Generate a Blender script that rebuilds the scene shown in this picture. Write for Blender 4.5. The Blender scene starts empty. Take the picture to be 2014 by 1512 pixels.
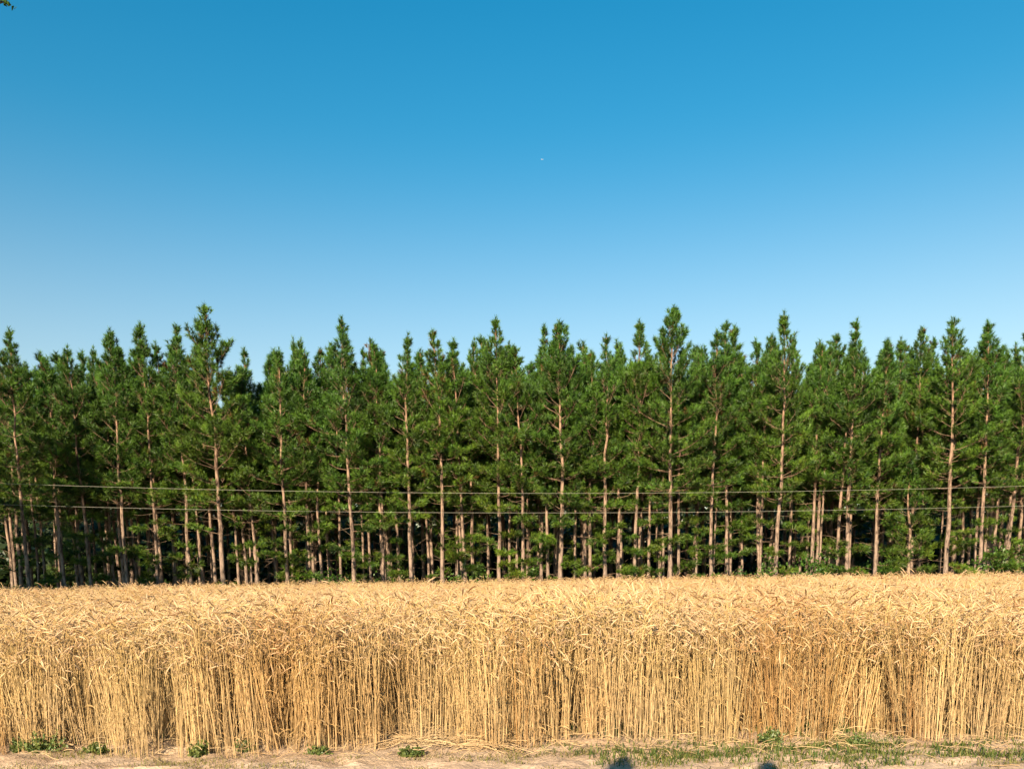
import bpy, math, random
import numpy as np
from mathutils import Matrix, Vector

R = math.radians
scene = bpy.context.scene
COL = scene.collection

# ------------------------------------------------------------------ camera
EYE = 1.6
PITCH, ROLL = 8.5, 0.85            # camera tips down, tall lens shift looks up
FPX = 1676.0                       # focal length in photograph pixels (2014 wide)
SHIFT = 0.308
cam_data = bpy.data.cameras.new('camera')
cam_data.sensor_width = 36.0
cam_data.lens = 36.0 * FPX / 2014.0
cam_data.shift_y = SHIFT
cam_data.clip_start = 0.05
cam_data.clip_end = 30000
cam = bpy.data.objects.new('camera', cam_data)
COL.objects.link(cam)
CAM_ROT = Matrix.Rotation(R(90 - PITCH), 4, 'X') @ Matrix.Rotation(R(-ROLL), 4, 'Z')
cam.matrix_world = Matrix.Translation((0, 0, EYE)) @ CAM_ROT
scene.camera = cam

# ------------------------------------------------------------------ sky and sun
SUN_EL, SUN_AZ = 24.0, 17.0         # sun low behind the camera, a little to the left
world = bpy.data.worlds.new('World')
scene.world = world
world.use_nodes = True
wn, wl = world.node_tree.nodes, world.node_tree.links
wn.clear()
sky = wn.new('ShaderNodeTexSky')
sky.sky_type = 'NISHITA'
sky.sun_disc = False
sky.sun_elevation = R(SUN_EL)
sky.sun_rotation = R(180 + SUN_AZ)
sky.air_density = 1.5
sky.dust_density = 0.0
sky.ozone_density = 3.0
sky.altitude = 0
hs = wn.new('ShaderNodeHueSaturation')
hs.inputs['Hue'].default_value = 0.485
hs.inputs['Saturation'].default_value = 1.5
bg = wn.new('ShaderNodeBackground')
bg.inputs['Strength'].default_value = 0.0565
wo = wn.new('ShaderNodeOutputWorld')
wtc = wn.new('ShaderNodeTexCoord')
wsx = wn.new('ShaderNodeSeparateXYZ')
wl.new(wtc.outputs['Generated'], wsx.inputs[0])
for key, lo, hi in (('Saturation', 0.95, 1.52), ('Hue', 0.499, 0.488)):
    mr = wn.new('ShaderNodeMapRange')
    mr.interpolation_type = 'SMOOTHSTEP'
    mr.inputs['From Min'].default_value = 0.12
    mr.inputs['From Max'].default_value = 0.44
    mr.inputs['To Min'].default_value = lo
    mr.inputs['To Max'].default_value = hi
    wl.new(wsx.outputs['Z'], mr.inputs['Value'])
    wl.new(mr.outputs[0], hs.inputs[key])
wl.new(sky.outputs[0], hs.inputs['Color'])
wl.new(hs.outputs[0], bg.inputs['Color'])
wl.new(bg.outputs[0], wo.inputs['Surface'])

sun_data = bpy.data.lights.new('sun', 'SUN')
sun_data.energy = 5.0
sun_data.angle = R(0.5)
sun_data.color = (1.0, 0.83, 0.60)
sun = bpy.data.objects.new('sun', sun_data)
COL.objects.link(sun)
sdir = Vector((math.sin(R(SUN_AZ)) * math.cos(R(SUN_EL)), math.cos(R(SUN_AZ)) * math.cos(R(SUN_EL)), -math.sin(R(SUN_EL))))
sun.rotation_euler = sdir.to_track_quat('-Z', 'Y').to_euler()
sun.location = (-10, -40, 30)

scene.view_settings.view_transform = 'Standard'
scene.view_settings.look = 'None'
scene.view_settings.exposure = 1.35
scene.view_settings.gamma = 1.0
scene.view_settings.use_curve_mapping = False
scene.render.engine = 'CYCLES'
scene.cycles.use_adaptive_sampling = True
scene.cycles.adaptive_threshold = 0.03
scene.cycles.max_bounces = 4
scene.cycles.diffuse_bounces = 1
scene.cycles.glossy_bounces = 1
scene.cycles.transmission_bounces = 2
scene.cycles.transparent_max_bounces = 8

# ------------------------------------------------------------------ helpers
CR = np.array(CAM_ROT.to_3x3())
VPP = 756 + SHIFT * 2014

def ray(u, v):
    return CR @ np.array([(u - 1007) / FPX, -(v - VPP) / FPX, -1.0])

def at(u, v, D):
    """point seen at photograph pixel (u, v) on the upright plane y = D"""
    d = ray(u, v)
    p = d * (D / d[1])
    return Vector((p[0], p[1], p[2] + EYE))

def on_ground(u, v, z=0.0):
    d = ray(u, v)
    t = (z - EYE) / d[2]
    return Vector((d[0] * t, d[1] * t, z))

def tag(o, label=None, cat=None, group=None, kind=None):
    if label: o['label'] = label
    if cat: o['category'] = cat
    if group: o['group'] = group
    if kind: o['kind'] = kind
    return o

def empty(name, loc=(0, 0, 0), rz=0.0):
    o = bpy.data.objects.new(name, None)
    o.empty_display_size = 0.2
    o.location = loc
    o.rotation_euler = (0, 0, rz)
    COL.objects.link(o)
    return o

class MB:
    """collects vertices, triangles / quads and a colour per vertex"""
    def __init__(self):
        self.v, self.f3, self.f4, self.c = [], [], [], []
        self.n = 0
    def add(self, v, tris=None, quads=None, col=None):
        v = np.asarray(v, float).reshape(-1, 3)
        if tris is not None: self.f3.append(np.asarray(tris, int).reshape(-1, 3) + self.n)
        if quads is not None: self.f4.append(np.asarray(quads, int).reshape(-1, 4) + self.n)
        if col is None: col = (1, 1, 1)
        c = np.asarray(col, float)
        if c.ndim == 1: c = np.tile(c, (len(v), 1))
        self.v.append(v); self.c.append(c)
        self.n += len(v)
    def mesh(self, name, smooth=False):
        me = bpy.data.meshes.new(name)
        v = np.concatenate(self.v); c = np.concatenate(self.c)
        f3 = np.concatenate(self.f3) if self.f3 else np.zeros((0, 3), int)
        f4 = np.concatenate(self.f4) if self.f4 else np.zeros((0, 4), int)
        nl = f3.size + f4.size
        me.vertices.add(len(v)); me.vertices.foreach_set('co', v.ravel().astype(np.float32))
        me.loops.add(nl)
        me.loops.foreach_set('vertex_index', np.concatenate([f3.ravel(), f4.ravel()]).astype(np.int32))
        me.polygons.add(len(f3) + len(f4))
        starts = np.concatenate([np.arange(len(f3)) * 3, f3.size + np.arange(len(f4)) * 4])
        me.polygons.foreach_set('loop_start', starts.astype(np.int32))
        if smooth:
            me.polygons.foreach_set('use_smooth', np.ones(len(f3) + len(f4), bool))
        at_ = me.color_attributes.new('Col', 'FLOAT_COLOR', 'POINT')
        at_.data.foreach_set('color', np.concatenate([c, np.ones((len(c), 1))], 1).ravel().astype(np.float32))
        me.update(calc_edges=True)
        return me
    def build(self, name, mat, parent=None, smooth=False):
        me = self.mesh(name, smooth)
        me.materials.append(mat)
        o = bpy.data.objects.new(name, me)
        COL.objects.link(o)
        if parent: o.parent = parent
        return o

def unit(a):
    return a / (np.linalg.norm(a, axis=-1, keepdims=True) + 1e-9)

def frames(t):
    """two vectors across each direction"""
    ref = np.where(np.abs(t[..., 2:3]) > 0.9, np.array([1.0, 0, 0]), np.array([0, 0, 1.0]))
    a = unit(np.cross(t, ref)); b = np.cross(t, a)
    return a, b

def tube(mb, pts, rad, sides=6, col=(1, 1, 1), cap=False):
    pts = np.asarray(pts, float); n = len(pts)
    rad = np.broadcast_to(np.asarray(rad, float), (n,))
    t = unit(np.gradient(pts, axis=0))
    ref = np.array([1.0, 0.03, 0]) if abs(t[:, 2]).mean() > 0.6 else np.array([0.02, 0.03, 1.0])
    a = unit(np.cross(t, ref)); b = np.cross(t, a)
    an = np.arange(sides) * 2 * math.pi / sides
    ring = a[:, None] * np.cos(an)[None, :, None] + b[:, None] * np.sin(an)[None, :, None]
    v = (pts[:, None] + ring * rad[:, None, None]).reshape(-1, 3)
    i, j = np.meshgrid(np.arange(n - 1), np.arange(sides), indexing='ij')
    k = (j + 1) % sides
    q = np.stack([i * sides + j, i * sides + k, (i + 1) * sides + k, (i + 1) * sides + j], -1).reshape(-1, 4)
    c = np.asarray(col, float)
    if c.ndim == 2: c = np.repeat(c, sides, 0)
    mb.add(v, quads=q, col=c)

# value noise on numpy arrays
_rs = np.random.RandomState(5)
_tab = _rs.rand(256, 256)
def vnoise(x, y):
    x = np.asarray(x, float); y = np.asarray(y, float)
    xi, yi = np.floor(x).astype(int), np.floor(y).astype(int)
    fx, fy = x - xi, y - yi
    fx = fx * fx * (3 - 2 * fx); fy = fy * fy * (3 - 2 * fy)
    g = lambda a, b: _tab[a % 256, b % 256]
    return (g(xi, yi) * (1 - fx) + g(xi + 1, yi) * fx) * (1 - fy) + (g(xi, yi + 1) * (1 - fx) + g(xi + 1, yi + 1) * fx) * fy
def fbm(x, y, o=4):
    s, a, t = 0, 1.0, 0
    for k in range(o):
        s = s + a * vnoise(x * 2 ** k + 17 * k, y * 2 ** k + 31 * k); t += a; a *= 0.5
    return s / t

# ------------------------------------------------------------------ materials
def mat(name):
    m = bpy.data.materials.new(name); m.use_nodes = True
    n, l = m.node_tree.nodes, m.node_tree.links
    return m, n, l, n['Principled BSDF']

def ramp(n, stops):
    r = n.new('ShaderNodeValToRGB')
    e = r.color_ramp.elements
    e[0].position, e[0].color = stops[0][0], (*stops[0][1], 1)
    e[1].position, e[1].color = stops[-1][0], (*stops[-1][1], 1)
    for p, c in stops[1:-1]:
        x = e.new(p); x.color = (*c, 1)
    return r

def noise(n, l, scale, detail=4, coord='Object', rough=0.55):
    tc = n.new('ShaderNodeTexCoord')
    t = n.new('ShaderNodeTexNoise')
    t.inputs['Scale'].default_value = scale
    t.inputs['Detail'].default_value = detail
    t.inputs['Roughness'].default_value = rough
    l.new(tc.outputs[coord], t.inputs['Vector'])
    return t

def mixc(n, l, mode, fac, a, b):
    m = n.new('ShaderNodeMix'); m.data_type = 'RGBA'; m.blend_type = mode
    m.inputs['Factor'].default_value = fac if not hasattr(fac, 'node') else 0
    if hasattr(fac, 'node'): l.new(fac, m.inputs['Factor'])
    for s, x in ((6, a), (7, b)):
        if hasattr(x, 'node'): l.new(x, m.inputs[s])
        else: m.inputs[s].default_value = (*x, 1)
    return m.outputs[2]

def leaf_material(name, translucent=0.25, rough=0.55, spec=0.3):
    """colour comes from the leaves' own colours, with a slight change from plant to plant"""
    m, n, l, p = mat(name)
    a = n.new('ShaderNodeAttribute'); a.attribute_name = 'Col'
    oi = n.new('ShaderNodeObjectInfo')
    r = ramp(n, [(0, (0.566, 0.621, 0.593)), (0.5, (0.690, 0.690, 0.690)), (1, (0.773, 0.731, 0.635))])
    l.new(oi.outputs['Random'], r.inputs[0])
    c = mixc(n, l, 'MULTIPLY', 1.0, a.outputs['Color'], r.outputs[0])
    l.new(c, p.inputs['Base Color'])
    p.inputs['Roughness'].default_value = rough
    p.inputs['Specular IOR Level'].default_value = spec
    tr = n.new('ShaderNodeBsdfTranslucent'); l.new(c, tr.inputs['Color'])
    mx = n.new('ShaderNodeMixShader'); mx.inputs[0].default_value = translucent
    l.new(p.outputs[0], mx.inputs[1]); l.new(tr.outputs[0], mx.inputs[2])
    l.new(mx.outputs[0], n['Material Output'].inputs['Surface'])
    return m

def bark_material(name, light, dark, scale):
    m, n, l, p = mat(name)
    tc = n.new('ShaderNodeTexCoord'); mp = n.new('ShaderNodeMapping')
    mp.inputs['Scale'].default_value = (1, 1, 0.28)
    l.new(tc.outputs['Object'], mp.inputs['Vector'])
    t = n.new('ShaderNodeTexNoise'); t.inputs['Scale'].default_value = scale; t.inputs['Detail'].default_value = 5
    t.inputs['Roughness'].default_value = 0.65
    l.new(mp.outputs[0], t.inputs['Vector'])
    r = ramp(n, [(0.41, dark), (0.55, light), (0.75, tuple(min(1, x * 1.18) for x in light))])
    l.new(t.outputs['Fac'], r.inputs[0])
    a = n.new('ShaderNodeAttribute'); a.attribute_name = 'Col'
    c = mixc(n, l, 'MULTIPLY', 1.0, r.outputs[0], a.outputs['Color'])
    l.new(c, p.inputs['Base Color'])
    p.inputs['Roughness'].default_value = 0.9
    p.inputs['Specular IOR Level'].default_value = 0.15
    b = n.new('ShaderNodeBump'); b.inputs['Strength'].default_value = 0.6; b.inputs['Distance'].default_value = 0.03
    l.new(t.outputs['Fac'], b.inputs['Height']); l.new(b.outputs[0], p.inputs['Normal'])
    return m

M = {}
M['needle'] = leaf_material('pine_needles', 0.10, 0.5, 0.35)
M['leaf'] = leaf_material('broad_leaves', 0.35, 0.45, 0.4)
M['grass'] = leaf_material('grass_blades', 0.3, 0.55, 0.25)
M['bark'] = bark_material('pine_bark', (0.262, 0.192, 0.146), (0.075, 0.052, 0.040), 8.0)
M['twig'] = bark_material('dead_twigs', (0.248, 0.172, 0.114), (0.138, 0.090, 0.062), 6.0)
M['oak_bark'] = bark_material('grey_bark', (0.138, 0.110, 0.083), (0.062, 0.048, 0.038), 7.0)

def straw_material():
    m, n, l, p = mat('ripe_straw')
    a = n.new('ShaderNodeAttribute'); a.attribute_name = 'Col'
    oi = n.new('ShaderNodeObjectInfo')
    r = ramp(n, [(0, (0.78, 0.72, 0.66)), (0.35, (0.98, 0.96, 0.92)), (0.75, (1.05, 1.0, 0.88)), (1, (1.08, 1.04, 1.05))])
    l.new(oi.outputs['Random'], r.inputs[0])
    c = mixc(n, l, 'MULTIPLY', 1.0, a.outputs['Color'], r.outputs[0])
    g = n.new('ShaderNodeNewGeometry')
    t = n.new('ShaderNodeTexNoise'); t.inputs['Scale'].default_value = 0.55; t.inputs['Detail'].default_value = 3
    l.new(g.outputs['Position'], t.inputs['Vector'])
    r2 = ramp(n, [(0.32, (0.621, 0.552, 0.469)), (0.5, (0.690, 0.690, 0.690)), (0.68, (0.718, 0.711, 0.580))])
    l.new(t.outputs['Fac'], r2.inputs[0])
    c = mixc(n, l, 'MULTIPLY', 1.0, c, r2.outputs[0])
    l.new(c, p.inputs['Base Color'])
    p.inputs['Roughness'].default_value = 0.5
    p.inputs['Specular IOR Level'].default_value = 0.35
    tr = n.new('ShaderNodeBsdfTranslucent'); l.new(c, tr.inputs['Color'])
    mx = n.new('ShaderNodeMixShader'); mx.inputs[0].default_value = 0.15
    l.new(p.outputs[0], mx.inputs[1]); l.new(tr.outputs[0], mx.inputs[2])
    l.new(mx.outputs[0], n['Material Output'].inputs['Surface'])
    return m
M['straw'] = straw_material()

def soil_material(name, stops, s1, s2, bump=0.5):
    m, n, l, p = mat(name)
    t = noise(n, l, s1, 6); t2 = noise(n, l, s2, 5)
    r = ramp(n, stops); l.new(t.outputs['Fac'], r.inputs[0])
    r2 = ramp(n, [(0.3, (0.497, 0.483, 0.469)), (0.6, (0.745, 0.724, 0.704))]); l.new(t2.outputs['Fac'], r2.inputs[0])
    c = mixc(n, l, 'MULTIPLY', 1.0, r.outputs[0], r2.outputs[0])
    l.new(c, p.inputs['Base Color'])
    p.inputs['Roughness'].default_value = 0.95
    p.inputs['Specular IOR Level'].default_value = 0.1
    b = n.new('ShaderNodeBump'); b.inputs['Strength'].default_value = bump; b.inputs['Distance'].default_value = 0.02
    l.new(t2.outputs['Fac'], b.inputs['Height']); l.new(b.outputs[0], p.inputs['Normal'])
    return m
M['sand'] = soil_material('sandy_soil', [(0.3, (0.48, 0.33, 0.215)), (0.5, (0.63, 0.455, 0.305)), (0.7, (0.70, 0.53, 0.37))], 2.2, 38, 0.9)
M['road'] = soil_material('road_sand', [(0.3, (0.56, 0.40, 0.275)), (0.5, (0.68, 0.50, 0.35)), (0.7, (0.75, 0.57, 0.415))], 1.6, 26, 0.9)
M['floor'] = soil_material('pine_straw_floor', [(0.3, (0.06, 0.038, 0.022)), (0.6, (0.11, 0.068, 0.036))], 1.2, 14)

def plain(name, col, rough=0.6, metal=0.0):
    m, n, l, p = mat(name)
    t = noise(n, l, 8, 3)
    r = ramp(n, [(0.3, tuple(c * 0.88 for c in col)), (0.7, tuple(min(1, c * 1.08) for c in col))])
    l.new(t.outputs['Fac'], r.inputs[0]); l.new(r.outputs[0], p.inputs['Base Color'])
    p.inputs['Roughness'].default_value = rough
    p.inputs['Metallic'].default_value = metal
    return m
M['wire'] = plain('weathered_aluminium', (0.34, 0.32, 0.25), 0.5, 0.0)
M['white'] = plain('white_aircraft_paint', (0.8, 0.8, 0.8), 0.4)

# ------------------------------------------------------------------ ground
def edge_y(x):
    """front edge of the crop"""
    x = np.asarray(x, float)
    return 7.46 + 0.30 * vnoise(x * 0.9 + 3, x * 0 + 2) + 0.14 * vnoise(x * 3.1, x * 0 + 9)

def ground_z(x, y):
    near = np.clip((14 - y) / 4, 0, 1) * np.clip((np.abs(y) < 30), 0, 1)
    h = 0.08 * (fbm(x * 1.1, y * 1.6, 4) - 0.5) + 0.085 * (fbm(x * 6, y * 8, 4) - 0.5)
    ridge = 0.015 * np.exp(-((y - 7.9) / 0.5) ** 2)
    return near * (h + ridge)

def sheet(name, xs, ys, zf, material, kind='structure', label=None):
    X, Y = np.meshgrid(xs, ys, indexing='xy')
    Z = zf(X, Y)
    nx, ny = len(xs), len(ys)
    i, j = np.meshgrid(np.arange(ny - 1), np.arange(nx - 1), indexing='ij')
    q = np.stack([i * nx + j, i * nx + j + 1, (i + 1) * nx + j + 1, (i + 1) * nx + j], -1).reshape(-1, 4)
    mb = MB(); mb.add(np.stack([X, Y, Z], -1).reshape(-1, 3), quads=q)
    o = mb.build(name, material, smooth=True)
    tag(o, label=label, kind=kind)
    return o

def spaced(*segs):
    out = []
    for a, b, s in segs:
        out.append(np.arange(a, b, s))
    return np.unique(np.round(np.concatenate(out + [[segs[-1][1]]]), 4))

ROAD_Y = 7.12
gx = spaced((-6000, -400, 800), (-400, -40, 40), (-40, -8, 4), (-8, 8, 0.05), (8, 40, 4), (40, 400, 40), (400, 6000, 800))
gy = spaced((-3000, -100, 400), (-100, 2, 17), (2, 6.6, 0.5), (6.6, 9.6, 0.04), (9.6, 14, 0.4), (14, 60, 6), (60, 400, 40), (400, 8000, 800))
gz = ground_z
sheet('ground', gx, gy, gz, M['sand'], label='pale sandy soil under the crop')
rx = gx[np.abs(gx) < 130]
ry = gy[(gy > 1.9) & (gy < ROAD_Y + 0.03)]
def rz(X, Y):
    return ground_z(X, Y) + 0.005
sheet('dirt_road', rx, ry, rz, M['road'], label='light sandy track along the edge of the crop')
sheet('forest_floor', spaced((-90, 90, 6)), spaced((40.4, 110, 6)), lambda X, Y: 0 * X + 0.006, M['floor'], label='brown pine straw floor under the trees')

# ------------------------------------------------------------------ pines
G_DARK, G_MID, G_YEL = np.array([0.044, 0.118, 0.022]), np.array([0.114, 0.240, 0.028]), np.array([0.230, 0.275, 0.028])
BROWN = np.array([0.16, 0.09, 0.035])

def tufts(mb, pos, axis, rng, length, n_needle, width, col):
    """bottle brushes of needles: arrays of positions, axes, lengths, colours"""
    k = len(pos)
    axis = unit(axis)
    a, b = frames(axis)
    s = rng.rand(k, n_needle) ** 0.8                           # along the shoot
    ph = rng.rand(k, n_needle) * 2 * math.pi
    op = np.radians(26 + 46 * rng.rand(k, n_needle)) * (1.12 - 0.5 * s)
    root = pos[:, None] + axis[:, None] * (s * length[:, None] * 0.72)[..., None]
    side = a[:, None] * np.cos(ph)[..., None] + b[:, None] * np.sin(ph)[..., None]
    d = axis[:, None] * np.cos(op)[..., None] + side * np.sin(op)[..., None]
    d[..., 2] -= 0.10
    L = (0.17 + 0.10 * rng.rand(k, n_needle)) * (length[:, None] / 0.32) ** 0.5
    w = unit(np.cross(d, rng.randn(k, n_needle, 3))) * width * (0.7 + 0.6 * rng.rand(k, n_needle, 1))
    tip = root + d * L[..., None]
    v = np.stack([root - w, root + w, tip], 2).reshape(-1, 3)
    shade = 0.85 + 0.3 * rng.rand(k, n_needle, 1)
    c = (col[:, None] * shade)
    c = np.stack([c * 0.42, c * 0.42, c * np.array([1.52, 1.56, 1.10])], 2).reshape(-1, 3)  # sunlit highlights put into the colour: tips lightened, roots darkened
    mb.add(v, tris=np.arange(len(v)).reshape(-1, 3), col=c)

def branch_path(base, az, el, L, lift, rng, n=6):
    t = np.linspace(0, 1, n)
    out = np.array([math.cos(az), math.sin(az), 0])
    ang = el + lift * t ** 1.5
    d = out[None] * np.cos(ang)[:, None] + np.array([0, 0, 1.0])[None] * np.sin(ang)[:, None]
    d += rng.randn(n, 3) * 0.07
    return base + np.concatenate([[np.zeros(3)], np.cumsum(d[:-1] * L / (n - 1), 0)])

def make_pine(seed, H, base, Rm, r0, low=0.0, dense=1.0, needles=34, dead=16, taper=1.0, gap=None, bushy=False, brown=0.0):
    """returns (trunk mesh, branch mesh, needle mesh) of one pine"""
    rng = np.random.RandomState(seed)
    tm, bm_, nm = MB(), MB(), MB()
    n = 15
    z = np.linspace(-0.1, H - 0.12, n)
    wob = np.cumsum(rng.randn(n, 2) * 0.055, 0); wob -= wob[0]
    wob *= np.linspace(0, 1, n)[:, None] ** 0.5
    P = np.stack([wob[:, 0], wob[:, 1], z], 1)
    r0 = r0 * 0.74
    Rm = Rm * (0.70 + 0.22 * rng.rand())
    taper = taper * (0.8 + 0.5 * rng.rand())
    dense = dense * (0.85 + 0.3 * rng.rand())
    rad = r0 * (1 - np.clip(z / H, 0, 1)) ** 0.85 + 0.012
    rad[0] *= 1.25; rad[1] *= 1.04
    tc = np.stack([np.interp(z / H, [0, 0.45, 1], [0.94, 1.04, 1.16]), np.interp(z / H, [0, 0.45, 1], [0.96, 0.95, 0.92]), np.interp(z / H, [0, 0.45, 1], [1, 0.86, 0.70])], 1)
    tube(tm, P, rad, 9, tc)
    axis_at = lambda q: np.array([np.interp(q, z, P[:, 0]), np.interp(q, z, P[:, 1]), q])
    TP, TA, TL, TC = [], [], [], []
    bright = [1.0]
    def tuft(p, d, L, zz, old=0.0):
        TP.append(p); TA.append(d); TL.append(L * (1.0 if zz == H else min(1.0, 0.62 + 0.14 * (H - zz))))
        h = zz / H
        m = rng.rand()
        c = G_DARK * (1 - m) + G_MID * m
        y = np.clip((0.82 - h) * 1.1, 0, 0.65) * rng.rand() + old
        c = c * (1 - y) + G_YEL * y
        if rng.rand() < brown: c = BROWN * (0.7 + 0.6 * rng.rand())
        TC.append(c * bright[0])
    def branch(q, az, el, L, lift, t, fol=1.0, flat=0.0):
        bright[0] = 0.58 + 0.62 * rng.rand()
        p = branch_path(axis_at(q), az, el, L, lift, rng)
        rb = 0.006 + 0.006 * min(L, 2.2)
        tube(bm_, p, np.linspace(rb, 0.006, len(p)), 4, np.array([1, 0.95, 0.9]) * (0.85 + 0.3 * rng.rand()))
        d_end = unit(p[-1] - p[-2])
        up = np.array([0, 0, 1.0])
        tuft(p[-1], d_end + up * (0.55 - 0.35 * flat), 0.38 + 0.12 * rng.rand(), q)
        m = max(1, int(L * 7.6 * fol * dense))
        for k in range(m):
            s = 0.34 + 0.64 * ((k + rng.rand()) / m)
            i = min(int(s * (len(p) - 1)), len(p) - 2); f = s * (len(p) - 1) - i
            b0 = p[i] * (1 - f) + p[i + 1] * f
            d0 = unit(p[i + 1] - p[i])
            sd = np.array([-d0[1], d0[0], 0]); sd = sd / (np.linalg.norm(sd) + 1e-6)
            sgn = 1 if k % 2 else -1
            dd = unit(d0 * (0.6 + 0.4 * rng.rand()) + sd * sgn * (0.5 + 0.6 * rng.rand()) + up * (0.30 + 0.35 * rng.rand() - 0.35 * flat))
            Ls = (0.16 + 0.5 * L * 0.33 * (1.15 - s)) * (0.6 + 0.8 * rng.rand())
            b1 = b0 + dd * Ls
            tube(bm_, np.stack([b0, b1]), [0.009, 0.005], 3, (0.95, 0.9, 0.85))
            de = unit(dd + up * (0.65 - 0.5 * flat))
            tuft(b1, de, 0.28 + 0.12 * rng.rand(), q)
            if Ls > 0.25 or rng.rand() < 0.45:
                tuft(b0 + dd * Ls * 0.45, unit(de + rng.randn(3) * 0.45), 0.24 + 0.1 * rng.rand(), q)
    # leader
    tuft(P[-1] - [0, 0, 0.12], np.array([0.0, 0, 1]), 0.36, H)
    for k in range(4):
        az = rng.rand() * 6.28
        tuft(axis_at(H - 0.34 - 0.12 * k), np.array([math.cos(az) * 0.35, math.sin(az) * 0.35, 1]), 0.24, H)
    q = H - 0.55
    while q > base:
        t = (H - q) / (H - base)
        nb = rng.randint(4, 7)
        a0 = rng.rand() * 6.28
        prof = min(1.0, ((H - q) / 4.3) ** taper) * (1.0 if t < 0.75 else 1 - 0.35 * (t - 0.75) / 0.25)
        thin = 1.0
        if gap and gap[0] < q < gap[1]: thin = 0.25
        for k in range(nb):
            if rng.rand() > 0.93 * thin: continue
            az = a0 + k * 6.28 / nb + rng.randn() * 0.3
            L = max(0.10, Rm * 1.22 * prof * (0.55 + 0.55 * rng.rand()) - 0.16 * max(0, 1 - (H - q) / 3))
            if rng.rand() < 0.08: L *= 1.3
            el = math.radians(np.interp(t, [0, 0.25, 0.6, 1], [62, 44, 20, 4]) + rng.randn() * 9)
            lift = math.radians(np.interp(t, [0, 0.4, 1], [22, 34, 20]))
            branch(q + rng.randn() * 0.07, az, el, L, lift, t, 1.0 if not (t > 0.85 and rng.rand() < 0.4) else 0.5, flat=max(0, t - 0.55))
        q -= (0.38 + 0.30 * rng.rand()) * (0.75 + 0.65 * t)
    # living sprays low on the sunny side
    ql = base - 0.3
    while ql > 0.9 and low > 0:
        if rng.rand() < low * 1.3 + (0.03 if low > 0 else 0):
            az = -math.pi / 2 + rng.randn() * 0.95
            branch(ql, az, math.radians(4 + rng.randn() * 8), Rm * (0.55 + 0.5 * rng.rand()), math.radians(-6 + 10 * rng.rand()), 1.0, 1.15, flat=0.9)
        ql -= 0.28 + 0.3 * rng.rand()
    # dead sticks below the crown
    for k in range(dead):
        q = 0.8 + rng.rand() ** 0.8 * (base + 1.0 - 0.8)
        az = rng.rand() * 6.28
        L = 0.25 + 1.0 * rng.rand() ** 2
        p = branch_path(axis_at(q), az, math.radians(12 + rng.randn() * 22), L, math.radians(rng.randn() * 14), rng, 4)
        tube(bm_, p, [0.011, 0.008, 0.006, 0.003], 3, np.array([1.0, 1.0, 1.0]) * (0.75 + 0.5 * rng.rand()))
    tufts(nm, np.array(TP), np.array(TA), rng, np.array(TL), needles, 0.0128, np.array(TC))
    return tm.mesh('trunk', True), bm_.mesh('branches', True), nm.mesh('crown')

def place_pine(meshes, loc, rz, label, group, s=(1, 1, 1)):
    o = empty('pine_tree', loc, rz)
    o.scale = s
    tag(o, label, 'tree', group)
    for me, nm, m in zip(meshes, ('trunk', 'branches', 'crown'), ('bark', 'twig', 'needle')):
        if not me.materials: me.materials.append(M[m])
        c = bpy.data.objects.new(nm, me)
        COL.objects.link(c); c.parent = o
        if nm != 'trunk': c['kind'] = 'stuff'
    return o

ORD = ['first', 'second', 'third', 'fourth', 'fifth', 'sixth', 'seventh', 'eighth', 'ninth', 'tenth', 'eleventh', 'twelfth', 'thirteenth',
       'fourteenth', 'fifteenth', 'sixteenth', 'seventeenth', 'eighteenth', 'nineteenth', 'twentieth']
def ordinal(i):
    if i < 20: return ORD[i]
    tens = {2: 'twenty', 3: 'thirty', 4: 'forty'}[(i + 1) // 10] if (i + 1) % 10 else {2: 'twentieth', 3: 'thirtieth', 4: 'fortieth'}[(i + 1) // 10]
    return tens if (i + 1) % 10 == 0 else tens + '-' + ORD[(i + 1) % 10 - 1]

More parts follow.
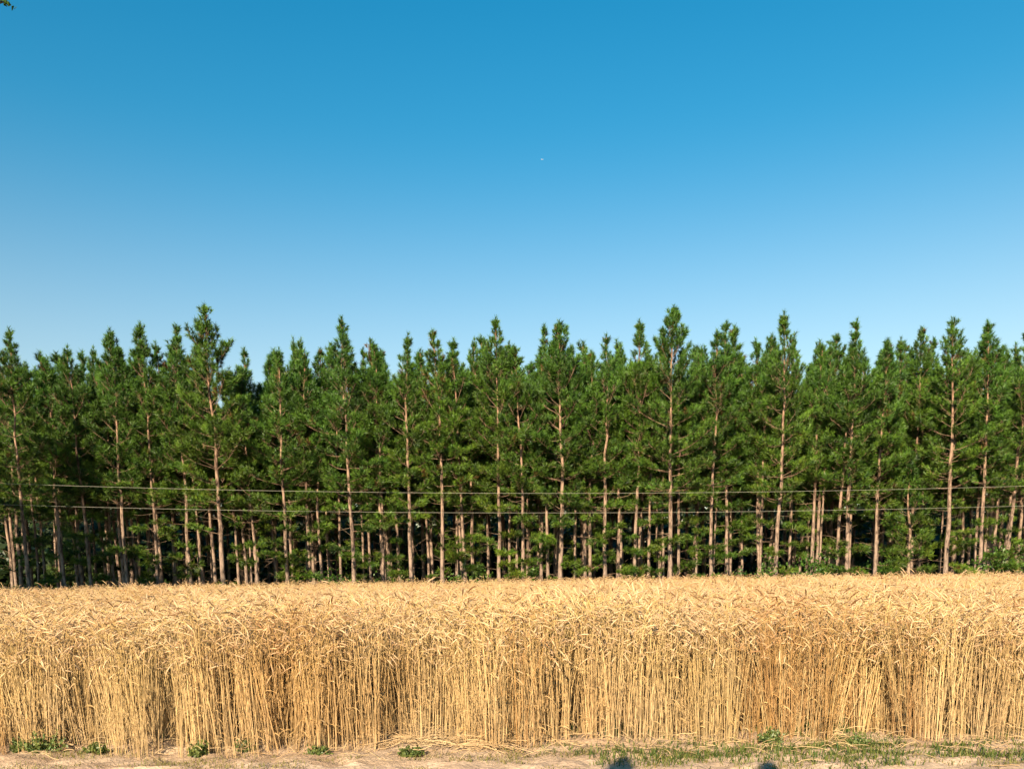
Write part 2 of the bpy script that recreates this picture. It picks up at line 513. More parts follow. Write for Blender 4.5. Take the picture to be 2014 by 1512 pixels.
# trees that break the skyline: (top u, top v, distance, crown base height, crown radius, trunk radius, low sprays, look)
SKY = [
    (6, 645, 42.0, 5.2, 1.7, .12, .1, 'tall pine at the very left edge of the wood'),
    (85, 700, 42.6, 4.6, 1.7, .11, .1, 'short blunt pine with twin tips near the left edge'),
    (137, 684, 43.0, 4.8, 1.6, .11, .1, 'pine with a small pointed spike of a tip'),
    (210, 647, 42.2, 5.0, 1.55, .12, .15, 'full topped pine with a rounded tip'),
    (272, 634, 42.6, 4.6, 1.3, .11, .2, 'narrow pine with a bare stretch of trunk below its tip'),
    (340, 634, 42.9, 5.0, 1.5, .12, .25, 'thin sparse pine whose top shows sky through it'),
    (405, 603, 41.8, 4.7, 1.75, .16, .15, 'tallest pine on the left side with the thickest trunk'),
    (484, 728, 43.4, 4.2, 1.5, .11, .4, 'low pine in the dip beside the tallest left pine'),
    (541, 683, 42.1, 4.0, 1.65, .13, .6, 'pointed pine just after the dip in the skyline'),
    (588, 690, 43.2, 4.8, 1.5, .11, .3, 'yellowish topped pine of medium height'),
    (673, 627, 42.0, 4.3, 1.9, .14, .35, 'broad topped tall pine left of the middle'),
    (736, 668, 43.0, 4.8, 1.5, .12, .2, 'pine leaning close to the broad topped pine'),
    (793, 658, 41.9, 4.6, 1.5, .14, .3, 'slim pine with a long bare trunk showing through its crown'),
    (857, 647, 42.3, 4.5, 1.5, .13, .35, 'straight pine with a bushy rounded tip'),
    (905, 667, 43.2, 4.6, 1.6, .12, .3, 'dense pine with a blunt top'),
    (972, 627, 42.5, 4.6, 1.6, .13, .3, 'dark tall pine with a pointed tip near the middle'),
    (1022, 680, 42.2, 4.4, 1.5, .12, .35, 'medium pine with a forked upper trunk'),
    (1060, 640, 44.6, 6.0, 1.0, .10, .0, 'thin leaning leader of a pine behind the middle trees'),
    (1098, 628, 42.0, 4.4, 1.8, .15, .35, 'broad tall pine with a two pronged tip at the middle'),
    (1160, 690, 43.3, 4.8, 1.5, .11, .2, 'lower pine in a small dip right of the middle'),
    (1191, 657, 42.4, 4.4, 1.5, .14, .35, 'narrow pine with a bright bare trunk halfway up'),
    (1252, 631, 43.0, 4.8, 1.55, .12, .2, 'rounded pine next to the tallest right pine'),
    (1323, 607, 42.0, 4.6, 1.85, .15, .35, 'tallest pine right of the middle with a pointed cone top'),
    (1408, 650, 43.0, 4.4, 1.6, .12, .4, 'slim tipped pine right of the tallest right pine'),
    (1443, 631, 43.9, 5.0, 1.4, .12, .2, 'pine with a thin bent tip'),
    (1506, 664, 44.4, 5.2, 1.5, .12, .1, 'dark pine standing slightly back in shade'),
    (1541, 615, 42.4, 4.3, 1.75, .14, .45, 'tall broad pine with an open airy tip'),
    (1622, 688, 44.2, 4.8, 1.6, .12, .2, 'dark low pine in a gap showing bits of sky'),
    (1685, 629, 42.3, 4.4, 1.7, .14, .4, 'full pine with a pointed tip above a group of four trunks'),
    (1743, 673, 43.0, 4.6, 1.6, .12, .4, 'blunt medium pine with orange upper trunk'),
    (1818, 642, 44.6, 5.0, 1.5, .12, .1, 'dark pine set back with an open pointed top'),
    (1888, 624, 42.0, 4.7, 1.6, .15, .35, 'tall slender pine with a leaning lit trunk on the right'),
    (1960, 631, 42.5, 4.8, 1.65, .13, .35, 'tall pine with a forked trunk near the right edge'),
    (2010, 655, 42.8, 4.6, 1.6, .13, .35, 'pine cut by the right edge of the picture'),
]
pine_sets, bare_sets, front_sets = [], [], []
used_x = []
for i, (u, v, D, base, Rm, r0, low, look) in enumerate(SKY):
    p = at(u, v, D)
    gapz = (base + 2.2, base + 3.4) if i in (4, 12, 20, 31) else None
    ms = make_pine(100 + i, p.z, base, Rm, r0, low, 1.0 if i not in (5, 26) else 0.75, 33, gap=gapz, brown=0.08 if i in (5, 11, 13) else 0.012)
    pine_sets.append((p.z, ms)); front_sets.append((p.z, ms))
    if low <= 0.2: bare_sets.append((p.z, ms))
    used_x.append(p.x)
    place_pine(ms, (p.x, D, 0), 0, f'{look}, {ordinal(i)} treetop from left', 'pines breaking the skyline')

# trunks seen between them at the crop line: (u at the crop line, distance, low sprays)
TRUNKS = [(128, 45.5, 0), (176, 44.6, 0), (242, 44.2, 0), (318, 43.3, .15), (347, 44.4, .2), (371, 43.6, .1), (392, 46, 0), (425, 44, .1), (486, 44.2, .2), (504, 45.6, .1),
          (543, 45, .3), (576, 44.6, .3), (606, 44, .2), (617, 45.8, 0), (633, 43.2, .25), (670, 43.8, .3), (730, 43.4, .3), (753, 42.8, .35), (789, 44, .1), (842, 45.2, .1),
          (852, 46, 0), (910, 44.3, .4), (931, 43.9, .3), (961, 45, .1), (1016, 45.8, 0), (1036, 46.4, 0), (1078, 43.9, .2), (1131, 45.4, .1), (1151, 44.5, 0), (1162, 46, 0),
          (1214, 43.4, .2), (1256, 45.2, 0), (1275, 43.8, .3), (1334, 44.2, .25), (1369, 45.6, .2), (1401, 44.4, .5), (1437, 45.4, .3), (1494, 44.6, .3), (1555, 44.8, .35), (1595, 43.8, .1),
          (1648, 43.0, .3), (1668, 44.8, .1), (1724, 44.9, .3), (1787, 43.6, .8), (1861, 43.8, .3), (1912, 44.2, .4), (1933, 45.1, .4)]
rnd = random.Random(11)
for i, (u, D, low) in enumerate(TRUNKS):
    p = at(u, 1140, D)
    H = 10.4 + 2.7 * rnd.random()
    if u == 1787: H = 7.4
    r0 = 0.085 + 0.04 * rnd.random()
    ms = make_pine(300 + i, H, 4.3 + 1.6 * rnd.random() if u != 1787 else 1.2, 1.35 + 0.3 * rnd.random(), r0, low, 0.9, 30, dead=16)
    pine_sets.append((H, ms))
    if low <= 0.15: bare_sets.append((H, ms))
    used_x.append(p.x)
    lab = ('young pine with foliage almost to the ground before the dark right trees' if u == 1787 else
           f'slim pine trunk between the front trees, {ordinal(i)} such trunk from the left')
    place_pine(ms, (p.x, D, 0), 0, lab, 'slim pines between the front trees')

# slim trees filling the wall of crowns just behind the first ones
FILL = sorted([int(24 + i * 51.5 + rnd.uniform(-16, 16)) for i in range(39)])
for i, u in enumerate(FILL):
    D = rnd.uniform(43.4, 46.2)
    top = at(u, rnd.uniform(664, 730) if not (440 < u < 522 or 600 < u < 640) else rnd.uniform(728, 748), D)
    H, ms = rnd.choice(bare_sets if i % 2 else front_sets)
    sz = top.z / H
    sx = sz * rnd.uniform(0.68, 0.92)
    place_pine(ms, (top.x, D, 0), rnd.uniform(-0.7, 0.7), f'narrow pine filling the wall of crowns behind the tallest tops, {ordinal(i)} from left',
               'narrow pines filling the wall of crowns', (sx, sx, sz))

# deeper rows, copies of the pines above
deep = 0
D = 47.2
while D < 84 and deep < 178:
    half = 0.60 * D + 2.5
    step = 1.7 + (D - 47.2) * 0.10
    x = -half + rnd.random() * step
    while x < half and deep < 178:
        H, ms = bare_sets[rnd.randrange(len(bare_sets))]
        tgt = 11.9 + 2.3 * rnd.random() + (D - 47.2) * 0.10
        if -0.345 < x / D < -0.262 or -0.25 < x / D < -0.21: tgt = min(tgt, 11.4 + (D - 47.2) * 0.12)
        sz = tgt / H
        sx = sz * rnd.uniform(0.95, 1.3)
        place_pine(ms, (x + rnd.uniform(-.5, .5), D + rnd.uniform(-.6, .6), 0), rnd.random() * 6.28,
                   'shaded pine standing deeper in the wood behind the front trees', 'pines deeper in the wood', (sx, sx, sz))
        deep += 1
        x += step * rnd.uniform(.6, 1.4)
    D += 2.5 + (D - 47.2) * 0.08

# ------------------------------------------------------------------ broad leaves
def leaf_cloud(mb, centres, rng, size, col_a, col_b, up=0.5):
    k = len(centres)
    nrm = unit(rng.randn(k, 3) + np.array([0, -0.3, up]))
    a, b = frames(nrm)
    th = rng.rand(k, 1) * 6.28
    e = a * np.cos(th) + b * np.sin(th); f = np.cross(nrm, e)
    L = size * (0.7 + 0.6 * rng.rand(k, 1)); W = L * 0.36
    fold = nrm * L * 0.12
    v = np.stack([centres - e * L * .5, centres + f * W + fold, centres + e * L * .5, centres - f * W + fold], 1)
    q = np.arange(k * 4).reshape(-1, 4)
    tris = np.concatenate([q[:, [0, 1, 2]], q[:, [0, 2, 3]]])
    m = rng.rand(k, 1)
    c = np.repeat(col_a * (1 - m) + col_b * m, 4, 0)
    mb.add(v.reshape(-1, 3), tris=tris, col=c)

LG_A, LG_B = np.array([0.05, 0.12, 0.018]), np.array([0.14, 0.27, 0.035])

def shrub(loc, w, h, seed, label, n=900, size=0.13, cat='shrub', group='leafy shrubs at the edge of the wood'):
    rng = np.random.RandomState(seed)
    o = empty('leafy_shrub', loc)
    tag(o, label, cat, group)
    st, lf = MB(), MB()
    ends = []
    for k in range(13):
        az, r = rng.rand() * 6.28, (rng.rand() ** 0.6) * w * 0.5
        top = np.array([math.cos(az) * r, math.sin(az) * r * 0.8, h * (0.35 + 0.65 * rng.rand()) * (1 - 0.3 * (r / (w * .5)) ** 2)])
        mid = top * np.array([0.45, 0.45, 0.6]) + rng.randn(3) * 0.06
        t = np.linspace(0, 1, 6)[:, None]
        p = (1 - t) ** 2 * np.array([0, 0, -0.05]) + 2 * t * (1 - t) * mid + t ** 2 * top
        tube(st, p, np.linspace(0.022, 0.005, 6), 4, (0.8, 0.75, 0.7))
        ends.append(p)
    cs = []
    for k in range(n):
        p = ends[rng.randint(len(ends))]
        s = 0.35 + 0.65 * rng.rand()
        i = min(int(s * 5), 4); f = s * 5 - i
        cs.append(p[i] * (1 - f) + p[i + 1] * f + rng.randn(3) * 0.13 * np.array([1.2, 1.2, .8]) * (0.5 + w * 0.3))
    cs = np.array(cs); cs[:, 2] = np.abs(cs[:, 2])
    leaf_cloud(lf, cs, rng, size, LG_A, LG_B)
    st.build('stems', M['oak_bark'], o, True)
    lf.build('leaves', M['leaf'], o)
    return o

for i, (u, D, w, h, lab) in enumerate([
    (1600, 42.5, 3.2, 2.7, 'bright green leafy shrub between the trunks right of middle'),
    (1508, 42.8, 1.8, 2.6, 'leafy shrub beside a lit trunk, left of the bright green shrub'),
    (1965, 42.4, 3.6, 3.2, 'large dark green bush at the right end of the wood'),
    (664, 42.9, 2.2, 2.2, 'small dark leafy shrub among trunks left of the middle'),
    (930, 43.2, 2.6, 2.3, 'dark leafy shrub behind two trunks near the middle'),
    (1432, 42.4, 2.2, 1.9, 'low leafy shrub at the crop edge below drooping pine sprays'),
    (1745, 44.8, 2.6, 2.4, 'shaded leafy shrub behind trunks on the right'),
    (1040, 46.5, 2.6, 2.2, 'dim leafy shrub deep between the middle trunks'),
    (1255, 47.0, 2.6, 2.0, 'dim leafy shrub deep between trunks right of middle'),
    (770, 47.0, 3.0, 2.4, 'dim leafy shrub deep behind the slim bare trunk')]):
    p = at(u, 1140, D)
    shrub((p.x, D, 0), w, h, 700 + i, lab, 1000, 0.14)

# dark leafy backing added at the far side, blocks sky between the trunks
rng = np.random.RandomState(77)
mb = MB()
k = 120000
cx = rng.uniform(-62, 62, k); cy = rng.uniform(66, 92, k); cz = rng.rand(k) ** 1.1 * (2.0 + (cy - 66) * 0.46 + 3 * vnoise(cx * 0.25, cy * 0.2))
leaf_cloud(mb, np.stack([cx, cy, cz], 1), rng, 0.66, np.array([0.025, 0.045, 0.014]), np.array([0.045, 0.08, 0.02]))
o = mb.build('undergrowth', M['leaf']); tag(o, 'added dark backing of undergrowth behind the pine trunks', 'undergrowth', kind='stuff')

# a big roadside tree to the left of the camera: its twig hangs into the picture, its crown shades the left end of the wood
def big_tree(loc, label):
    rng = np.random.RandomState(31)
    o = empty('roadside_tree', loc)
    tag(o, label, 'tree')
    tk, br, lf = MB(), MB(), MB()
    H = 13.5
    z = np.linspace(-0.1, 9.4, 8)
    P = np.stack([0.12 * np.sin(z * 0.6), 0.1 * np.cos(z * 0.5), z], 1)
    tube(tk, P, np.linspace(0.42, 0.24, 8), 12)
    tips = []
    tw = at(14, 2, 20.0) - Vector(loc)
    targets = [(np.array([tw.x, tw.y, tw.z]), True)]
    for k in range(52):
        az = rng.rand() * 6.28
        rr = 1.5 + 6.9 * rng.rand() ** 0.6
        targets.append((np.array([math.cos(az) * rr, math.sin(az) * rr * 0.9, 8.6 + rng.rand() * 9.4 * (1 - 0.35 * (rr / 8.4) ** 2)]), False))
    for tg, long in targets:
        b0 = P[rng.randint(5, 8)]
        t = np.linspace(0, 1, 8)[:, None]
        mid = b0 * 0.45 + tg * 0.55 + np.array([0, 0, 0.9])
        p = (1 - t) ** 2 * b0 + 2 * t * (1 - t) * mid + t ** 2 * tg
        p[1:-1] += rng.randn(6, 3) * 0.12
        tube(br, p, np.linspace(0.13, 0.015, 8), 5)
        if long:
            c = tg + rng.randn(110, 3) * np.array([0.055, 0.08, 0.05]) + np.linspace(0, 1, 110)[:, None] * np.array([-0.9, 0, 0.25])
            leaf_cloud(lf, c, rng, 0.12, LG_A * 0.6, LG_B * 0.7)
            c = []
            for q in range(900):
                s = 0.2 + 0.66 * rng.rand(); i = min(int(s * 7), 6)
                c.append(p[i] + (p[i + 1] - p[i]) * (s * 7 - i) + rng.randn(3) * np.array([.3, .5, .28]))
            leaf_cloud(lf, np.array(c), rng, 0.2, LG_A, LG_B)
            continue
        c = []
        for q in range(460):
            s = 0.35 + 0.65 * rng.rand(); i = min(int(s * 7), 6)
            c.append(p[i] + (p[i + 1] - p[i]) * (s * 7 - i) + rng.randn(3) * np.array([.8, .8, .62]))
        leaf_cloud(lf, np.array(c), rng, 0.44, LG_A, LG_B)
    tk.build('trunk', M['oak_bark'], o, True); br.build('branches', M['oak_bark'], o, True); lf.build('crown', M['leaf'], o)
big_tree((-29.5, 21.0, 0), 'roadside tree whose leafy twig hangs into the top left corner')

def sapling(u, v, seed, label):  # unseen, invented behind the camera to cast rounded shadows at the bottom edge
    tip = on_ground(u, v)
    y0 = -0.6
    k = (tip.y - y0) / sdir.y
    o = empty('shadow_sapling', (tip.x - sdir.x * k, y0, 0))
    tag(o, label, 'sapling', 'unseen saplings added to cast shadows')
    h = -sdir.z * k
    rng = np.random.RandomState(seed)
    tk, lf = MB(), MB()
    z = np.linspace(-0.05, h - 0.1, 9)
    tube(tk, np.stack([0.02 * np.sin(z * 2), 0.02 * np.cos(z * 1.7), z], 1), np.linspace(0.028, 0.006, 9), 7)
    d = unit(rng.randn(2600, 3)) * rng.rand(2600, 1) ** 0.4
    leaf_cloud(lf, d * np.array([0.15, 0.15, 0.65]) + [0, 0, h - 0.63], rng, 0.09, LG_A, LG_B)
    tk.build('trunk', M['oak_bark'], o, True); lf.build('crown', M['leaf'], o)
sapling(1232, 1493, 51, 'unseen sapling added so its rounded shadow falls right of centre at the bottom edge')
sapling(1510, 1504, 52, 'unseen sapling added so its shadow just touches the bottom edge on the right')

# ------------------------------------------------------------------ overhead wires
def wire(zs, name_label, dz):
    us = np.array([-300, 0, 500, 1007, 1500, 2014, 2300.])
    Dw = 38.6
    pts = [at(u, v, Dw) for u, v in zs]
    x = np.array([p.x for p in pts]); z = np.array([p.z for p in pts])
    co = np.polyfit(x, z, 2)
    X = np.linspace(-60, 60, 121)
    mb = MB()
    tube(mb, np.stack([X, 0 * X + Dw, np.polyval(co, X)], 1), 0.0048, 6)
    o = mb.build('overhead_wire', M['wire'], smooth=True)
    tag(o, name_label, 'wire', 'overhead wires before the wood')
wire([(0, 950), (500, 965), (900, 969.5), (1300, 968.5), (1700, 963), (2014, 956)], 'upper of the two thin pale wires crossing before the pines', 0)
wire([(0, 992), (500, 1003.5), (900, 1008), (1300, 1007.5), (1700, 1002), (2014, 994.5)], 'lower of the two thin pale wires crossing before the pines', 0)

# ------------------------------------------------------------------ rye
STRAW_LOW, STRAW_TOP = np.array([0.89, 0.66, 0.38]), np.array([0.90, 0.645, 0.27])
HEAD_A, HEAD_B = np.array([0.90, 0.64, 0.39]), np.array([0.34, 0.19, 0.08])

def rye_stalk(mb, rng, foot, lean_az, lean, H, nod=True):
    out = np.array([math.cos(lean_az), math.sin(lean_az), 0])
    n = 6
    t = np.linspace(0, 1, n)
    z = H * t * math.cos(lean)
    xy = out[None] * (H * math.sin(lean) * t ** 1.35)[:, None]
    P = foot + xy + np.stack([0 * z, 0 * z, z], 1) + rng.randn(n, 3) * 0.008 * np.array([1, 1, 0]) * t[:, None]
    # nodding neck
    d = unit(P[-1] - P[-2])
    ang = math.radians(rng.uniform(15, 125)) if nod else 0.15
    az2 = lean_az + rng.randn() * 0.9
    side = np.array([math.cos(az2), math.sin(az2), 0])
    neck, p, th = [], P[-1], math.acos(np.clip(d[2], -1, 1))
    m = 4
    for k in range(m):
        th += ang / m
        dd = side * math.sin(th) + np.array([0, 0, math.cos(th)])
        p = p + dd * 0.035
        neck.append(p)
    P = np.concatenate([P, neck])
    br = 0.85 + 0.3 * rng.rand()
    warm = rng.rand()
    tt = np.linspace(0, 1, len(P))[:, None]
    c = (STRAW_LOW * (1 - tt) + STRAW_TOP * tt) * br
    c = c * (np.array([1, 1, 1]) * (1 - 0.25 * warm) + np.array([1.0, 0.86, 0.62]) * 0.25 * warm)
    tube(mb, P, np.linspace(0.0027, 0.0016, len(P)), 3, c)
    # head
    L = 0.07 + 0.04 * rng.rand()
    th2 = th
    hp = [p]
    for k in range(5):
        th2 += math.radians(4)
        hp.append(hp[-1] + (side * math.sin(th2) + np.array([0, 0, math.cos(th2)])) * L / 5)
    hp = np.array(hp)
    hc = HEAD_A * (0.85 + 0.3 * rng.rand())
    if rng.rand() < 0.10: hc = HEAD_B
    tube(mb, hp, np.array([0.0022, 0.0050, 0.0058, 0.0054, 0.0042, 0.001]), 4, hc)
    ax = unit(np.diff(hp, axis=0))
    k = 12
    i = rng.randint(1, 5, k)
    a, b = frames(ax[i])
    ph = rng.rand(k, 1) * 6.28
    s = a * np.cos(ph) + b * np.sin(ph)
    root = hp[i]
    tip = root + (ax[i] * 0.95 + s * 0.28) * (0.035 + 0.025 * rng.rand(k, 1))
    w = np.cross(ax[i], s) * 0.0016
    v = np.stack([root - w, root + w, tip], 1).reshape(-1, 3)
    mb.add(v, tris=np.arange(len(v)).reshape(-1, 3), col=hc * 1.08)
    # dry leaves
    for k in range(rng.randint(0, 3)):
        i = rng.randint(1, 5)
        az = rng.rand() * 6.28
        o2 = np.array([math.cos(az), math.sin(az), 0]); sd = np.array([-o2[1], o2[0], 0])
        Ll = 0.10 + 0.16 * rng.rand()
        q = np.linspace(0, 1, 5)[:, None]
        pl = P[i] + o2 * Ll * q ** 1.2 * 0.7 + np.array([0, 0, 1.0]) * (Ll * (0.5 * q - (0.7 + 0.6 * rng.rand()) * q ** 2))
        wd = 0.0042 * (1 - q ** 2 * 0.9)
        tw = sd * np.cos(q * 2.5) + np.array([0, 0, 1.0]) * np.sin(q * 2.5)
        v = np.concatenate([pl - tw * wd, pl + tw * wd])
        qd = [[j, j + 1, j + 6, j + 5] for j in range(4)]
        mb.add(v, quads=qd, col=np.array([0.74, 0.52, 0.25]) * (0.6 + 0.5 * rng.rand()))

protos = bpy.data.collections.new('rye_plants')      # source meshes of the one crop object, in no scene
NV = 26
for k in range(NV):
    rng = np.random.RandomState(900 + k)
    mb = MB()
    ns = rng.randint(8, 13)
    spread = rng.uniform(0.02, 0.11)
    fr = rng.uniform(0.04, 0.16)
    drift, da = rng.rand() * 6.28, rng.uniform(0, 0.05)
    for s in range(ns):
        az = rng.rand() * 6.28
        foot = np.array([math.cos(az), math.sin(az), 0]) * rng.rand() * fr + [0, 0, -0.03]
        rye_stalk(mb, rng, foot, az + rng.randn() * 0.3, abs(rng.randn()) * spread + 0.01, rng.uniform(0.72, 1.12))
    if k >= NV - 2:                                   # tired, browner plants
        mb.c = [c * np.array([0.78, 0.66, 0.56]) for c in mb.c]
    me = mb.mesh('rye_plant'); me.materials.append(M['straw'])
    ob = bpy.data.objects.new('rye_plant_%02d' % k, me)
    protos.objects.link(ob)

def scatter_object(name, pts, rot, scl, idx):
    me = bpy.data.meshes.new(name)
    me.vertices.add(len(pts)); me.vertices.foreach_set('co', pts.astype(np.float32).ravel())
    for nm, ty, key, arr in (('rot', 'FLOAT_VECTOR', 'vector', rot), ('scl', 'FLOAT_VECTOR', 'vector', scl), ('idx', 'INT', 'value', idx)):
        a = me.attributes.new(nm, ty, 'POINT')
        a.data.foreach_set(key, np.ascontiguousarray(arr).ravel().astype(np.int32 if ty == 'INT' else np.float32))
    me.materials.append(M['straw'])
    o = bpy.data.objects.new(name, me); COL.objects.link(o)
    ng = bpy.data.node_groups.new('scatter', 'GeometryNodeTree')
    ng.interface.new_socket('Geometry', in_out='INPUT', socket_type='NodeSocketGeometry')
    ng.interface.new_socket('Geometry', in_out='OUTPUT', socket_type='NodeSocketGeometry')
    N, Lk = ng.nodes, ng.links
    gi, go = N.new('NodeGroupInput'), N.new('NodeGroupOutput')
    ci = N.new('GeometryNodeCollectionInfo'); ci.inputs['Collection'].default_value = protos
    ci.inputs['Separate Children'].default_value = True; ci.inputs['Reset Children'].default_value = True
    ip = N.new('GeometryNodeInstanceOnPoints'); ip.inputs['Pick Instance'].default_value = True
    def attr(nm, ty):
        a = N.new('GeometryNodeInputNamedAttribute'); a.data_type = ty; a.inputs['Name'].default_value = nm
        return a.outputs['Attribute']
    er = N.new('FunctionNodeEulerToRotation')
    Lk.new(gi.outputs[0], ip.inputs['Points']); Lk.new(ci.outputs[0], ip.inputs['Instance'])
    Lk.new(attr('idx', 'INT'), ip.inputs['Instance Index'])
    Lk.new(attr('rot', 'FLOAT_VECTOR'), er.inputs[0]); Lk.new(er.outputs[0], ip.inputs['Rotation'])
    Lk.new(attr('scl', 'FLOAT_VECTOR'), ip.inputs['Scale'])
    Lk.new(ip.outputs[0], go.inputs[0])
    md = o.modifiers.new('scatter', 'NODES'); md.node_group = ng
    return o

rng = np.random.RandomState(4)
PX, PY = [], []
for y0, y1, dens in ((7.3, 9.4, 96), (9.4, 14, 52), (14, 22, 32), (22, 40.3, 19)):
    hw = 0.63 * y1 + 4
    k = int((y1 - y0) * 2 * hw * dens)
    PX.append(rng.uniform(-hw, hw, k)); PY.append(rng.uniform(y0, y1, k))
PX, PY = np.concatenate(PX), np.concatenate(PY)
ed = edge_y(PX)
depth = PY - ed
keep = depth > 0
keep &= ~((depth < 0.7) & (vnoise(PX * 2.6 + 7, PY * 2.6) < 0.27))          # bare pockets along the front
keep &= ~((depth < 0.35) & (rng.rand(len(PX)) < 0.45))
# a trampled pocket where broken straw lies
tp = on_ground(880, 1450)
keep &= ~(((PX - tp.x) / 0.85) ** 2 + ((PY - tp.y) / 0.17) ** 2 < 1)
PX, PY = PX[keep], PY[keep]
n = len(PX)
PZ = ground_z(PX, PY)
hmap = 1.0 + 0.10 * (fbm(PX * 0.35, PY * 0.35, 3) - 0.5) * 2
s = np.clip(hmap * (1 + 0.075 * rng.randn(n)), 0.7, 1.3)
bend = fbm(PX * 0.5 + 50, PY * 0.5, 2) - 0.5
rot = np.stack([rng.randn(n) * 0.055 + bend * 0.12, rng.randn(n) * 0.055 + bend * 0.16, rng.rand(n) * 6.28], 1)
idx = rng.randint(0, NV - 2, n)
bp = on_ground(1640, 1465)
brownish = (np.abs(PX - bp.x) < 0.75) & (PY < 8.9) & (rng.rand(n) < 0.55)
brownish |= rng.rand(n) < 0.03
idx = np.where(brownish, rng.randint(NV - 2, NV, n), idx)
crop = scatter_object('rye_crop', np.stack([PX, PY, PZ], 1), rot, np.stack([s, s, s], 1), idx)
tag(crop, 'ripe golden rye standing across the whole field before the pines', 'crop', kind='stuff')

# broken straw on the ground
rng = np.random.RandomState(8)
mb = MB()
def straw_piece(u, v, spread_u, spread_v, L):
    p = on_ground(u + rng.randn() * spread_u, v + rng.randn() * spread_v)
    az = rng.randn() * 0.85 + (math.pi if rng.rand() < .5 else 0)
    t = np.linspace(-0.5, 0.5, 5)
    x = p.x + math.cos(az) * L * t; y = p.y + math.sin(az) * L * t
    z = ground_z(x, y) + 0.012 + abs(rng.randn()) * 0.03 + 0.10 * rng.rand() * (0.25 - t ** 2) + rng.randn() * 0.05 * t
    z = np.maximum(z, ground_z(x, y) + 0.006)
    tube(mb, np.stack([x, y, z], 1), 0.0032, 3, STRAW_LOW * (0.65 + 0.45 * rng.rand()))
for k in range(150): straw_piece(860, 1458, 75, 9, 0.2 + 0.5 * rng.rand())
for k in range(90): straw_piece(960, 1466, 26, 8, 0.2 + 0.4 * rng.rand())
for k in range(420): straw_piece(rng.uniform(0, 2014), 1468, 60, 14, 0.08 + 0.25 * rng.rand())
o = mb.build('fallen_straw', M['straw']); tag(o, 'broken straw lying on the sand at the foot of the rye', 'straw', kind='stuff')

# ------------------------------------------------------------------ grass and weeds
def blades(mb, x, y, rng, hmin, hmax, ca, cb, width=0.0035, lean=0.6):
    k = len(x)
    z = ground_z(x, y) - 0.006
    b = np.stack([x, y, z], 1)
    az = rng.rand(k, 1) * 6.28
    o = np.concatenate([np.cos(az), np.sin(az), 0 * az], 1)
    h = rng.uniform(hmin, hmax, (k, 1))
    le = rng.rand(k, 1) * lean
    up = np.array([[0, 0, 1.0]])
    m1 = b + up * h * 0.6 + o * h * le * 0.35
    tip = b + up * h * (1 - 0.3 * le) + o * h * le * 1.1
    w = np.concatenate([-o[:, 1:2], o[:, 0:1], 0 * az], 1) * width
    v = np.stack([b - w, b + w, m1 - w * .8, m1 + w * .8, tip], 1).reshape(-1, 3)
    i = np.arange(k)[:, None] * 5
    tris = np.concatenate([i + [0, 1, 3], i + [0, 3, 2], i + [2, 3, 4]])
    m = rng.rand(k, 1)
    mb.add(v, tris=tris, col=np.repeat(ca * (1 - m) + cb * m, 5, 0))

rng = np.random.RandomState(21)
GR_A, GR_B, GR_D = np.array([0.06, 0.13, 0.03]), np.array([0.24, 0.25, 0.06]), np.array([0.36, 0.28, 0.12])
mb = MB()
xs = rng.uniform(-6.5, 6.5, 150000); ys = rng.uniform(6.6, 8.9, 150000)
dens = np.clip((xs - 0.1) / 1.6, 0, 1) * np.clip((vnoise(xs * 2.3, ys * 5) - 0.36) * 3.2, 0, 1) * np.exp(-((ys - 7.22) / 0.33) ** 2)
dens = np.maximum(dens, 0.55 * np.clip((xs - 1.2) / 1.5, 0, 1) * np.clip((vnoise(xs * 3 + 9, ys * 4) - 0.5) * 4, 0, 1))
k = rng.rand(len(xs)) < dens * 0.6
blades(mb, xs[k], ys[k], rng, 0.02, 0.09, GR_A, GR_B, 0.0045, 1.3)
dens = np.clip((vnoise(xs * 2.6 + 60, ys * 6 + 3) - 0.45) * 2.6, 0, 1) * (ys < 7.75)
k = rng.rand(len(xs)) < dens * 0.30
blades(mb, xs[k], ys[k], rng, 0.02, 0.06, GR_B, GR_D, 0.003, 1.2)
o = mb.build('grass', M['grass']); tag(o, 'short patchy green and dry grass along the sandy track', 'grass', kind='stuff')
# green weeds growing inside the front of the crop
mb = MB()
xs = rng.uniform(-6, 6.5, 60000); ys = rng.uniform(7.9, 9.6, 60000)
dens = np.clip((vnoise(xs * 1.7 + 5, ys * 1.7 + 20) - 0.52) * 4, 0, 1) * np.clip((xs + 1.0) / 3, 0.12, 1)
k = rng.rand(len(xs)) < dens * 0.22
blades(mb, xs[k], ys[k], rng, 0.06, 0.22, np.array([0.03, 0.08, 0.02]), np.array([0.08, 0.14, 0.035]), 0.004)
o = mb.build('undergrowth_grass', M['grass']); tag(o, 'green grass growing low among the rye stems', 'grass', kind='stuff')

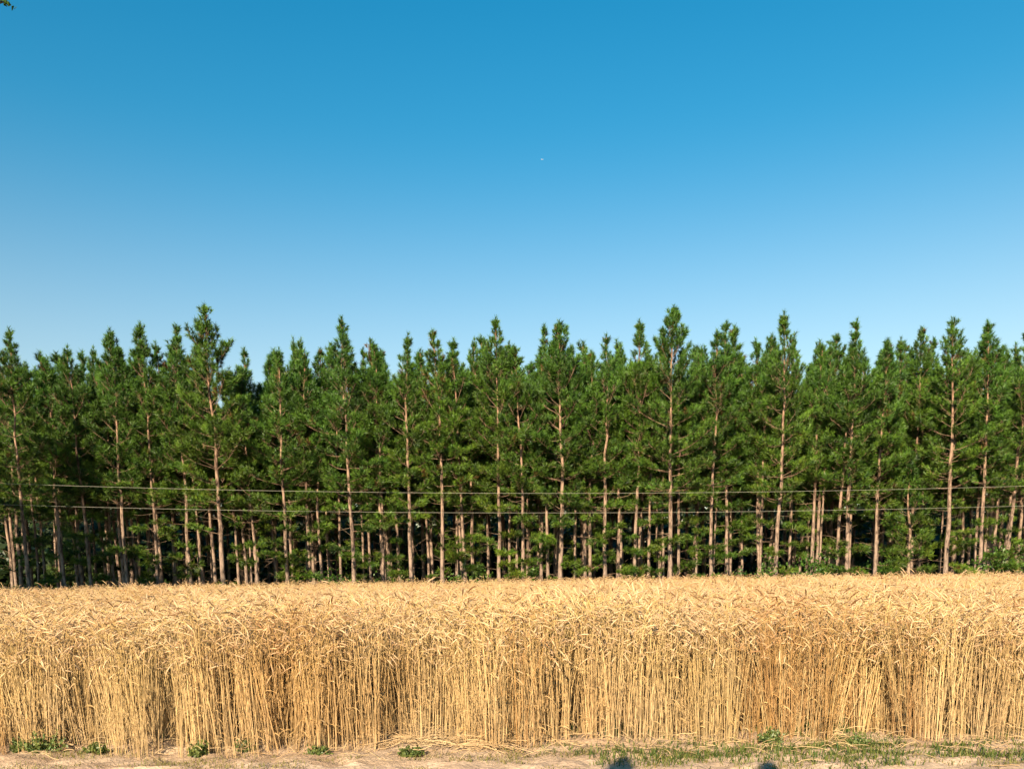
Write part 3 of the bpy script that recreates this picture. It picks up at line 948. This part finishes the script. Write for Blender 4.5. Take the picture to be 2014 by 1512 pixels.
def weed(u, v, w, h, seed, label):
    rng = np.random.RandomState(seed)
    p = on_ground(u, v)
    p.z = float(ground_z(np.array([p.x]), np.array([p.y]))[0])
    o = empty('weed_plant', p)
    tag(o, label, 'weed', 'green weeds at the foot of the rye')
    st, lf = MB(), MB()
    cs = []
    for k in range(int(16 + w * 60)):
        az = rng.rand() * 6.28; r = rng.rand() ** 0.8 * w * 0.72
        top = np.array([math.cos(az) * r, math.sin(az) * r * 0.7, h * (0.3 + 0.85 * rng.rand()) * (1 - 0.35 * (r / (w * .72)) ** 2)])
        foot = np.array([math.cos(az), math.sin(az), 0]) * r * 0.3 - [0, 0, 0.02]
        t = np.linspace(0, 1, 5)[:, None]
        q = foot * (1 - t) + top * t + np.array([math.cos(az), math.sin(az), 0]) * 0.1 * h * t ** 2
        tube(st, q, np.linspace(0.003, 0.001, 5), 3, (0.5, 0.75, 0.3))
        for j in range(15):
            s_ = 0.25 + 0.75 * rng.rand(); i = min(int(s_ * 4), 3)
            cs.append(q[i] + (q[i + 1] - q[i]) * (s_ * 4 - i) + rng.randn(3) * 0.014)
    cs = np.array(cs); cs[:, 2] = np.maximum(cs[:, 2], 0.005)
    leaf_cloud(lf, cs, rng, 0.030, np.array([0.08, 0.13, 0.03]), np.array([0.26, 0.30, 0.08]))
    st.build('stems', M['grass'], o); lf.build('leaves', M['leaf'], o)
weed(88, 1482, 0.36, 0.17, 1, 'largest feathery green weed at the left foot of the rye')
weed(38, 1480, 0.20, 0.12, 6, 'feathery weed at the left picture edge beside the largest weed')
weed(190, 1484, 0.18, 0.10, 2, 'small green weed on bare sand right of the largest weed')
weed(395, 1486, 0.18, 0.12, 3, 'round green weed below bare stems, middle of the left side')
weed(486, 1476, 0.13, 0.10, 4, 'little dark weed standing just inside the stems')
weed(628, 1482, 0.15, 0.09, 5, 'small pale weed on the bare sand patch')
weed(806, 1485, 0.17, 0.07, 7, 'low grassy weed in front of the broken straw')
weed(1690, 1470, 0.22, 0.13, 9, 'bright green weed among brownish stems on the right')
weed(1515, 1468, 0.18, 0.13, 10, 'dark green weed in a gap between stems on the right')

# ------------------------------------------------------------------ far aircraft
def aircraft(u, v, dist, label):
    d = ray(u, v); d = d / np.linalg.norm(d)
    o = empty('aircraft', Vector(d * dist + np.array([0, 0, EYE])), R(20))
    tag(o, label, 'aircraft')
    mb = MB()
    x = np.array([-16, -14.5, -11, 0, 8, 13, 16.]); r = np.array([0.2, 1.2, 1.9, 2.0, 2.0, 1.3, 0.3])
    tube(mb, np.stack([x, 0 * x, np.array([0, 0, 0, 0, 0.1, 0.5, 0.9])], 1), r, 10)
    mb.build('fuselage', M['white'], o, True)
    def slab(name, pts, th):
        m = MB(); p = np.array(pts, float); k = len(p)
        nrm = np.array([0, 0, th]) if name != 'tail_fin' else np.array([0, th, 0])
        m.add(np.concatenate([p - nrm, p + nrm]), quads=[[0, 1, 2, 3], [7, 6, 5, 4]] + [[i, (i + 1) % 4, 4 + (i + 1) % 4, 4 + i] for i in range(4)])
        m.build(name, M['white'], o)
    for sgn in (-1, 1):
        slab('wing', [(-4, sgn * 1.5, -.6), (2, sgn * 1.5, -.6), (6.5, sgn * 17, .4), (5, sgn * 17, .4)], 0.22)
        slab('tailplane', [(12, sgn * .6, .8), (15, sgn * .6, .8), (16.5, sgn * 6, 1.1), (15.3, sgn * 6, 1.1)], 0.12)
    slab('tail_fin', [(10.5, 0, 1.6), (15, 0, 1.6), (16.6, 0, 7), (14.8, 0, 7)], 0.12)
aircraft(1066, 314, 14000, 'tiny white speck of an aircraft high in the clear sky')
